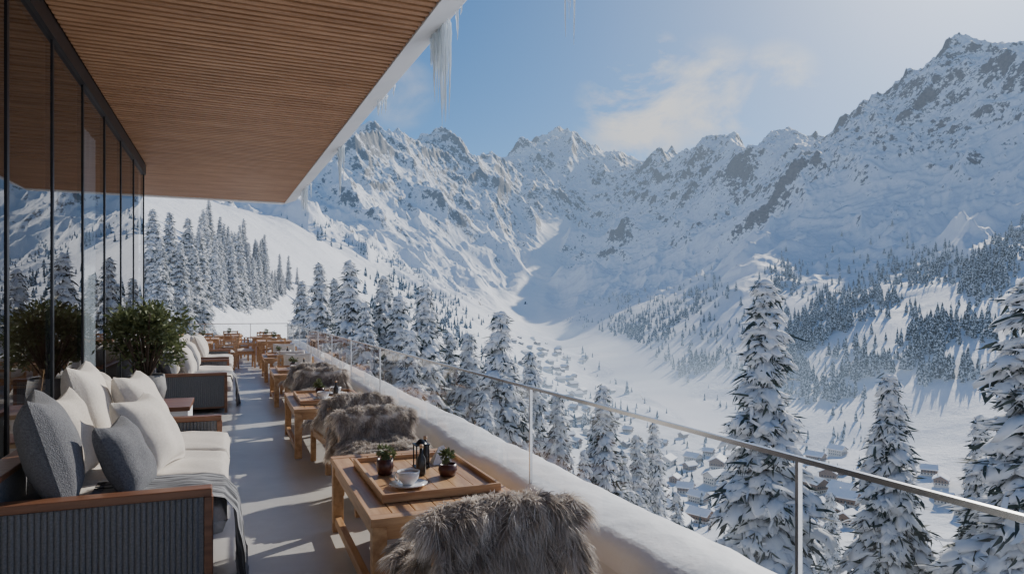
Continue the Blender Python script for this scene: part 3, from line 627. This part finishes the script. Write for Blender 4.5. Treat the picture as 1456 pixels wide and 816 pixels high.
def icicles(yc,n_,spread,lmin,lmax,seed):
    r=random.Random(seed); b=MB()
    for i in range(n_):
        y=yc+r.gauss(0,spread); x=xout(y)+.15+r.uniform(-.06,.04); l=r.uniform(lmin,lmax)*math.exp(-((y-yc)/spread)**2*.3); rad=r.uniform(.009,.02)
        z=ZC+.06; k=9; n8=8; V=[];cxs=0
        for j in range(k+1):
            t_=j/k; rr_=rad*(1-t_)**.8*(1+.2*math.sin(j*2.3+i))+.001; cxs+=r.gauss(0,.002)
            V+=[(x+cxs+rr_*math.cos(6.283*q_/n8),y+rr_*math.sin(6.283*q_/n8),z-l*t_) for q_ in range(n8)]
        b.raw(V,[(j*n8+q_,(j+1)*n8+q_,(j+1)*n8+(q_+1)%n8,j*n8+(q_+1)%n8) for j in range(k) for q_ in range(n8)],'ice',True)
    b.obj('icicle_cluster')
icicles(6.15,34,.2,.35,1.05,1); icicles(11.4,20,.14,.3,.9,2); icicles(15.5,26,.4,.2,.7,3); icicles(3.72,12,.05,.85,1.15,4); icicles(8.5,12,.4,.05,.22,5)
# ------------------------------------------------------------------ furniture
def table_mesh(w_=.86,l_=1.6,h_=.53):
    b=MB(); x=w_/2;y=l_/2;L_=.075
    for sx in(-1,1):
        for sy in(-1,1): b.box(sx*x-(L_ if sx>0 else 0),sx*x+(0 if sx>0 else L_),sy*y-(L_ if sy>0 else 0),sy*y+(0 if sy>0 else L_),0,h_-.045,'oak')
    for sx in(-1,1):
        b.box(sx*(x-.012)-(.03 if sx>0 else 0),sx*(x-.012)+(0 if sx>0 else .03),-y+L_,y-L_,h_-.12,h_-.046,'oak')
        b.box(sx*(x-.012)-(.045 if sx>0 else 0),sx*(x-.012)+(0 if sx>0 else .045),-y+L_,y-L_,.05,.11,'oak')
    for sy in(-1,1): b.box(-x+L_,x-L_,sy*(y-.012)-(.03 if sy>0 else 0),sy*(y-.012)+(0 if sy>0 else .03),h_-.12,h_-.046,'oakx')
    n_=7; pw=(w_+.02)/n_
    for i in range(n_): b.box(-x-.01+i*pw+.002,-x-.01+(i+1)*pw-.002,-y+.075,y-.075,h_-.044,h_-.002,'oak')
    for sy in(-1,1): b.box(-x-.01,x+.01,sy*y-(.073 if sy>0 else .01),sy*y+(.01 if sy>0 else .073),h_-.044,h_,'oakx')
    return b.mesh('table_mesh')
TM=table_mesh()
def place_table(x,y):
    o=link('wooden_coffee_table',TM,(x,y,0)); addbev(o,.004); return o
tys=[4.3,8.45,12.6,16.7]
for y_ in tys: place_table(1.08 if y_<5 else 1.02,y_)
HWC=.30
def fur_mesh(seed,ns=15000,flen=.075):
    r=np.random.default_rng(seed)
    prof=np.array([(-.41,.36),(-.43,.5),(-.435,.66),(-.41,.745),(-.35,.775),(-.28,.74),(-.24,.66),(-.2,.54),(-.08,.50),(.1,.50),(.22,.49)])
    seg=np.r_[0,np.cumsum(np.hypot(*np.diff(prof,axis=0).T))]; 
    def surf(u,v):
        s_=v*seg[-1]; y=np.interp(s_,seg,prof[:,0]); z=np.interp(s_,seg,prof[:,1])
        wv=HWC+.02+.03*np.sin(v*17+seed)+.02*np.sin(v*41); x=u*wv
        z2=z-.05*np.abs(u)**3*(v>.25)+.02*perlin(x*5+seed,v*6+0*x,2)+(v<.12)*.05*np.sin(u*5+seed); y2=y+.025*perlin(x*5,v*5+seed+0*x,3)
        return np.stack([x,y2-.03*(v<.2)*np.abs(u),z2],-1)
    nu,nv=26,50; U,Vg=np.meshgrid(np.linspace(-1,1,nu),np.linspace(0,1,nv),indexing='ij'); P=surf(U,Vg).reshape(-1,3)
    idx=np.arange(nu*nv).reshape(nu,nv); fq=np.stack([idx[:-1,:-1],idx[1:,:-1],idx[1:,1:],idx[:-1,1:]],-1).reshape(-1,4)
    u=r.uniform(-1,1,ns);v=r.uniform(0,1,ns)
    ne=ns//8; u[:ne]=np.sign(u[:ne])*r.uniform(.93,1,ne); v[ne:ne+ne//2]=r.uniform(0,.04,ne//2)
    p=surf(u,v);du=surf(np.clip(u+.02,-2,2),v)-p;dv=surf(u,v+.01)-p; nn=np.cross(du,dv); nn/=np.linalg.norm(nn,axis=1)[:,None]+1e-9; nn=np.where(np.sum(nn*(p-np.array([0,-.3,.5])),axis=1)[:,None]<0,-nn,nn)
    cn=np.stack([perlin(p[:,0]*14,v*16,7),perlin(p[:,0]*14,v*16,8),perlin(p[:,0]*14,v*16,9)],-1)
    d=nn*.6+cn*1.1+r.normal(0,.22,(ns,3))+np.stack([np.sign(u)*(np.abs(u)>.9)*.8,0*u,-.35+0*u],-1)
    d/=np.linalg.norm(d,axis=1)[:,None]; ln=flen*r.uniform(.6,1.25,ns)*(1+.3*perlin(p[:,0]*8,v*8,12))
    w0=r.uniform(.0012,.0022,ns); sdv=np.cross(d,r.normal(0,1,(ns,3)));sdv/=np.linalg.norm(sdv,axis=1)[:,None]
    g_=np.array([0,0,-1.]); V=[];
    for k,(f,wf) in enumerate(((0,1),(.4,1),(.75,.7),(1,.1))):
        c=p+d*(ln*f)[:,None]+g_*(ln*f*f*.6)[:,None]; V+= [c-sdv*(w0*wf)[:,None],c+sdv*(w0*wf)[:,None]]
    V=np.stack(V,1).reshape(-1,3); b0=(np.arange(ns)*8)[:,None]
    fs=np.concatenate([b0+np.array([[2*k,2*k+1,2*k+3,2*k+2]]) for k in range(3)])+nu*nv
    tone=np.clip(.45+.5*perlin(p[:,0]*9,v*10,15)+r.normal(0,.14,ns),0,1)
    fc=np.stack([tone*.5,tone*.5,tone*.85,tone*.85,tone+.1,tone+.1,tone+.3,tone+.3],1).ravel()
    return make_mesh('fur_mesh',np.concatenate([P,V]),[(fq,0,True),(fs,0,False)],[M['fur']],attrs={'fcol':np.concatenate([np.full(nu*nv,.12),np.clip(fc,0,1)])})
FM=[fur_mesh(1,36000),fur_mesh(4,15000)]
def chair_mesh():
    b=MB(); W_=HWC+.01
    for sx in(-1,1):
        x0,x1=(W_-.05,W_) if sx>0 else (-W_,-W_+.05)
        b.box(x0,x1,.29,.345,0,.40,'oak'); b.box(x0,x1,-.40,-.345,0,.655,'oak',rot=(math.radians(2),0,0),piv=(0,-.37,0))
        b.box(x0+.008,x1-.008,-.345,.29,.27,.335,'oak')
    b.box(-W_+.05,W_-.05,.30,.335,.27,.335,'oakx'); b.box(-W_+.05,W_-.05,-.39,-.355,.27,.335,'oakx')
    b.box(-W_+.05,W_-.05,-.405,-.37,.58,.65,'oakx'); b.box(-W_+.05,W_-.05,-.40,-.37,.46,.51,'oakx')
    for i in range(5): b.box(-W_+.05,W_-.05,-.3+i*.12,-.23+i*.12,.30,.325,'oakx')
    b.pillow((0,-.03,.40),(W_*1.95,.70,.18),(0,0,0),'cream',p=.16,pinch=.02,seed=3)
    b.pillow((0,-.30,.57),(W_*1.75,.34,.12),(math.radians(82),0,0),'cream',p=.2,pinch=.02,seed=5)
    return b.mesh('chair_mesh')
CM=chair_mesh()
def fur_chair(x,y,rz,k=1,fur=True,sc=1):
    e=empty('fur_draped_chair' if fur else 'wooden_lounge_chair',(x,y,0),rz,sc); o=link('frame',CM,parent=e); addbev(o,.005)
    if fur: link('fur_throw',FM[k],parent=e)
fur_chair(1.04,3.08,.04,0,sc=1.03); fur_chair(1.14,5.66,math.pi+.05,0,sc=.97)
for i,y_ in enumerate(tys[1:]):
    fur_chair(1.08,y_-1.25,.1,1,i<=1)
    fur_chair(1.12,y_+1.3,math.pi-.1,1,i==0)
def tray(x,y,z):
    b=MB(); w_,l_=.33,.50
    for i in range(6): b.box(-w_+i*.11+.001,-w_+(i+1)*.11-.001,-l_+.02,l_-.02,.006,.022,'oak')
    b.box(-w_-.02,w_+.02,-l_,-l_+.02,.002,.05,'oakx');b.box(-w_-.02,w_+.02,l_-.02,l_,.002,.05,'oakx')
    b.box(-w_-.02,-w_,-l_+.02,l_-.02,.002,.05,'oak');b.box(w_,w_+.02,-l_+.02,l_-.02,.002,.05,'oak')
    return b.obj('serving_tray',(x,y,z),0,.003)
def cup(x,y,z,s=1):
    b=MB(); b.lathe([(0,0.004),(.06,.004),(.11,.016),(.113,.02),(.06,.012),(.0,.011)],(0,0,0),'ceramic',32)
    b.lathe([(.032,.012),(.036,.02),(.058,.045),(.068,.09),(.065,.09),(.054,.048),(.02,.03),(0,.03)],(0,0,0),'ceramic',32)
    b.lathe([(.0,.08),(.063,.08)],(0,0,0),'coffee',32)
    pts=[(.064+.03*math.sin(t_),0,.052+.026*math.cos(t_)) for t_ in np.linspace(.1,3.0,8)]
    for p,q_ in zip(pts[:-1],pts[1:]): b.cyl(p,q_,.006,.006,'ceramic',8)
    me=b.mesh('cup'); return link('coffee_cup_and_saucer',me,(x,y,z),2.4,s)
def potplant(name,x,y,z,pot,r,h,lr,n_,ls,seed,zc=None):
    b=MB(); b.lathe([(0,.002),(r*.8,.002),(r,h*.5),(r*.9,h),(r*.8,h),(r*.8,h*.85),(0,h*.85)],(0,0,0),pot,24)
    rg=np.random.default_rng(seed); zc=zc or h+lr*.8
    for i in range(max(5,n_//120)):
        a=rg.uniform(0,6.28); q_=rg.uniform(.3,.8)*lr; b.cyl((0,0,h*.8),(q_*math.cos(a),q_*math.sin(a),zc+rg.uniform(-.3,.5)*lr),.012*lr/.5+.001,.004*lr/.5,'bark',6)
    nc_=34 if n_>1000 else 14
    cen=rg.normal(0,1,(nc_,3)); cen/=np.linalg.norm(cen,axis=1)[:,None]; cen*=lr*rg.uniform(.4,.9,(nc_,1)); cen[:,2]*=.8
    c=cen[rg.integers(0,nc_,n_)]+rg.normal(0,lr*.14,(n_,3)); d=rg.normal(0,1,(n_,3))+c/lr*1.2; d/=np.linalg.norm(d,axis=1)[:,None]; sd=np.cross(d,rg.normal(0,1,(n_,3))); sd/=np.linalg.norm(sd,axis=1)[:,None]
    ll=ls*rg.uniform(.7,1.3,(n_,1)); V=np.stack([c,c+d*ll*.5+sd*ll*.2,c+d*ll,c+d*ll*.5-sd*ll*.2],1).reshape(-1,3)+[0,0,zc]
    b.raw(V,[(4*i,4*i+1,4*i+2,4*i+3) for i in range(n_)],'leaf')
    return b.obj(name,(x,y,z))
tray(1.10,4.25,.53); TZ=.555
cup(.95,3.98,TZ); potplant('potted_herb',.88,4.32,TZ,'terracotta',.055,.1,.05,160,.035,1)
potplant('herb_bowl',1.24,4.14,TZ,'terracotta',.06,.075,.05,200,.03,2)
def lantern(x,y,z):
    b=MB()
    for dx,dy in((-.04,-.04),(.04,-.04),(.04,.04),(-.04,.04)): b.box(dx-.004,dx+.004,dy-.004,dy+.004,.01,.15,'frame')
    b.box(-.048,.048,-.048,.048,.002,.012,'frame'); b.box(-.048,.048,-.048,.048,.15,.158,'frame'); b.lathe([(.04,.158),(.014,.185),(0,.19)],(0,0,0),'frame',12)
    b.lathe([(0,.013),(.022,.013),(.022,.07),(0,.07)],(0,0,0),'ceramic',16)
    b.obj('candle_lantern',(x,y,z))
def bottle(x,y,z):
    b=MB(); b.lathe([(0,.002),(.028,.002),(.03,.01),(.03,.1),(.012,.135),(.011,.17),(0,.17)],(0,0,0),'lampshade',16); b.lathe([(.013,.17),(.013,.19),(0,.19)],(0,0,0),'oak',12); b.obj('oil_bottle',(x,y,z))
lantern(1.14,4.42,TZ); bottle(1.09,4.22,TZ); bottle(1.19,4.5,TZ)
b=MB(); b.raw([(-.07,-.05,0),(.07,-.05,0),(.07,.05,0),(-.07,.05,0),(-.02,-.01,.11),(.02,.0,.12)],[(0,1,5,4),(1,2,5),(2,3,4,5),(3,0,4)],'ceramic'); b.obj('folded_napkin',(1.30,4.5,TZ))
for i,y_ in enumerate(tys[1:]):
    tray(1.02,y_,.53); cup(.95,y_-.25,TZ); cup(1.15,y_+.2,TZ); potplant('potted_herb',.95,y_+.1,TZ,'terracotta',.055,.1,.06,160,.04,5+i); bottle(1.12,y_-.05,TZ)
def sofa(Y0,Ln,seed):
    e=empty('lounge_sofa'); b=MB(); y1=Y0+Ln
    b.box(-1.12,-.18,Y0+.09,y1-.09,.10,.29,'grey2'); b.box(-1.22,-1.121,Y0+.09,y1-.09,.1,.72,'grey2'); b.box(-1.235,-1.10,Y0+.07,y1-.07,.721,.755,'walnut')
    for yy in (Y0,y1-.08):
        b.box(-1.2,-.16,yy+.012,yy+.068,.10,.575,'grey2')
        x=-1.195
        while x<-.19: 
            b.cyl((x+.014,yy+.012,.10),(x+.014,yy+.012,.572),.0135,.0135,'grey2',8); x+=.028
        b.box(-1.24,-.12,yy-.012,yy+.092,.576,.622,'walnut'); b.box(-.159,-.115,yy,yy+.08,0,.575,'walnut'); b.box(-1.24,-1.201,yy,yy+.08,0,.575,'walnut')
    b.box(-1.2,-.14,Y0+.08,y1-.08,.06,.099,'walnut')
    b.obj('frame',bevel=.006,parent=e)
    c=MB(); n_=3; cl_=(Ln-.18)/n_; r=random.Random(seed)
    for i in range(n_):
        yc=Y0+.09+cl_*(i+.5)
        c.pillow((-.56,yc,.40),(1.04,cl_-.01,.25),(0,math.radians(r.uniform(-1,1)),0),'cream',p=.15,pinch=.015,seed=seed+i,n=30,wr=.007)
    c.obj('seat_cushions',parent=e)
    return e,MB(),r
def throwpillow(k,x,y,z,s,tilt,yaw,m,seed,t_=.24):
    R=(Matrix.Rotation(math.radians(yaw),3,'Z')@Matrix.Rotation(math.radians(90-tilt),3,'Y')@Matrix.Rotation(math.radians(90),3,'Z')).to_euler()
    k.pillow((x,y,z),(s,s,t_),R,m,seed=seed,n=26)
e,k,r=sofa(4.1,2.85,1)
throwpillow(k,-.96,4.5,.83,.64,16,10,'grey',1,.28); throwpillow(k,-.60,4.60,.73,.48,24,-8,'grey',2,.22)
throwpillow(k,-1.0,5.85,.88,.68,14,0,'cream',3,.28); throwpillow(k,-.98,5.1,.80,.58,16,-4,'cream2',7,.24)
throwpillow(k,-.55,5.3,.76,.56,30,-14,'cream',4,.28); throwpillow(k,-.68,6.1,.82,.62,24,-8,'cream',5,.28); throwpillow(k,-1.0,6.6,.8,.55,14,6,'cream2',6,.24)
k.obj('scatter_cushions',parent=e)
e2,k,r=sofa(11.5,3.2,20)
for i in range(7): throwpillow(k,-1.0+.25*(i%2),11.95+i*.4,.78,.55,16+6*(i%2),r.uniform(-12,12),'cream' if i%3 else 'grey2',30+i)
k.obj('scatter_cushions',parent=e2)
e3,k,r=sofa(15.3,3.0,40)
for i in range(6): throwpillow(k,-1.0+.25*(i%2),15.8+i*.4,.78,.55,16+6*(i%2),r.uniform(-12,12),'cream',50+i)
k.obj('scatter_cushions',parent=e3)
def blanket(y0,y1,seed):
    prof=np.array([(-.72,.55),(-.4,.557),(-.2,.555),(-.07,.53),(-.01,.46),(.01,.3),(.02,.14),(.028,.07)]); seg=np.r_[0,np.cumsum(np.hypot(*np.diff(prof,axis=0).T))]
    na,nb=60,60; V=[]
    for i in range(na):
        s_=seg[-1]*i/(na-1); x=np.interp(s_,seg,prof[:,0]);z=np.interp(s_,seg,prof[:,1]); hang=max(0,(i/(na-1)-.45))*1.8
        for j in range(nb):
            t_=j/(nb-1); y=y0+(y1-y0)*t_+.03*math.sin(i*.12+seed)+.08*hang*(t_-.5)
            V.append((x+.03*hang*math.sin(t_*24+seed+hang)+.012+.01*pn(y*9,s_*7,2),y,z+.012+.008*pn(y*8,s_*8,3)*(1-hang)+.03*(t_-.5)*hang))
    idx=np.arange(na*nb).reshape(na,nb); fq=np.stack([idx[:-1,:-1],idx[1:,:-1],idx[1:,1:],idx[:-1,1:]],-1).reshape(-1,4)
    b=MB(); b.raw(V,[tuple(f) for f in fq],'throw',True)
    for j in range(0,nb):
        p=V[(na-1)*nb+j]; b.cyl(p,(p[0]+random.gauss(0,.006),p[1]+random.gauss(0,.008),max(p[2]-.07,.004)),.004,.003,'throw',5)
        p=V[j]; b.cyl(p,(p[0]-.05,p[1]+random.gauss(0,.01),p[2]),.004,.003,'throw',5)
    b.obj('wool_throw_blanket')
blanket(4.2,4.75,0); blanket(12.2,12.7,2)
b=MB(); b.box(-1.38,-.52,8.95,9.85,0.02,.40,'white'); b.box(-1.4,-.5,8.93,9.87,.401,.45,'walnut'); b.obj('side_cabinet',bevel=.006)
potplant('potted_olive_shrub',-1.0,9.35,.45,'pot',.22,.36,.48,4600,.075,9,.88)
b=MB(); b.box(-1.3,-.75,7.2,7.75,.38,.43,'walnut')
for sx in(-1.28,-.82):
    for sy in(7.22,7.68): b.box(sx,sx+.05,sy,sy+.05,0,.379,'walnut')
b.obj('side_table',bevel=.004)
def dchair_mesh():
    b=MB()
    for sx in(-.25,.21):
        b.box(sx,sx+.04,.2,.24,0,.64,'oak'); b.box(sx,sx+.04,-.26,-.22,0,.86,'oak',rot=(math.radians(6),0,0),piv=(0,-.24,.4)); b.box(sx-.005,sx+.045,-.24,.25,.641,.67,'oak'); b.box(sx+.008,sx+.032,-.22,.2,.38,.43,'oak')
    b.box(-.21,.21,-.24,.22,.42,.455,'oakx'); b.pillow((0,0,.48),(.46,.46,.09),(0,0,0),'cream',p=.2,pinch=.02,n=10)
    for z in(.6,.7,.8): b.box(-.21,.21,-.285-(z-.6)*.1,-.26-(z-.6)*.1,z,z+.05,'oakx')
    return b.mesh('dining_chair_mesh')
DC=dchair_mesh()
b=MB()
for sx in(-.4,.34):
    for sy in(-.55,.49): b.box(sx,sx+.06,sy,sy+.06,0,.69,'oak')
for i in range(6): b.box(-.44+i*.147,-.44+i*.147+.143,-.6,.6,.70,.74,'oak')
b.box(-.38,.38,-.53,-.5,.62,.699,'oakx'); b.box(-.38,.38,.5,.53,.62,.699,'oakx')
DT=b.mesh('dining_table_mesh')
for (x,y) in [(-1.0,19.6),(-.9,22.3),(1.0,20.2),(.9,23.0),(-2.9,20.5),(-.2,24.6),(-2.6,23.6)]:
    link('dining_table',DT,(x,y,0))
    for dx,dy,rz in((-.75,0,-1.57),(.75,0,1.57),(0,-.95,0),(0,.95,3.14)):
        if -4<x+dx<1.45: link('wooden_dining_chair',DC,(x+dx,y+dy,0),rz+random.gauss(0,.15))
    cup(x,y-.2,.741); potplant('potted_herb',x,y+.1,.741,'terracotta',.055,.1,.08,120,.05,70)
for i,(x,y) in enumerate([(-3.2,18.6),(-4.0,22)]): potplant('planter_shrub',x,y,0,'pot',.3,.5,.5,1500,.09,90+i,1.0)
for (x,y) in [(-3.4,6.5),(-3.2,10),(-5.8,8.5),(-3.4,3)]:
    link('dining_table',DT,(x,y,.021))
    for dx,dy,rz in((-.75,0,-1.57),(.75,0,1.57)): link('wooden_dining_chair',DC,(x+dx,y+dy,.021),rz)
def bird(px,py,d,rz,roll):
    b=MB(); n_=8
    prof=[(-.17,.004),(-.1,.03),(0,.045),(.09,.035),(.13,.022),(.17,.02),(.2,.003)]
    V=[(x,r_*math.cos(6.283*i/n_),r_*math.sin(6.283*i/n_)) for x,r_ in prof for i in range(n_)]
    b.raw(V,[(j*n_+i,j*n_+(i+1)%n_,(j+1)*n_+(i+1)%n_,(j+1)*n_+i) for j in range(6) for i in range(n_)],'bird',True)
    for s_ in(-1,1): b.raw([(.09,s_*.03,.02),(.12,s_*.22,.09),(.04,s_*.46,.14),(-.05,s_*.42,.13),(-.06,s_*.2,.07),(-.07,s_*.03,.015)],[(0,1,4,5),(1,2,3,4)],'bird')
    b.raw([(-.15,-.01,0),(-.3,-.06,0),(-.3,.06,0),(-.15,.01,0)],[(0,1,2,3)],'bird')
    x,y,z=survey(px,py,d); o=b.obj('chough_bird',(x,y,z)); o.rotation_euler=(roll,.1,rz)
bird(683,433,70,.5,.5); bird(747,432,85,2.6,-.4); bird(914,567,60,.9,.6)
print('done',time.time()-T0)
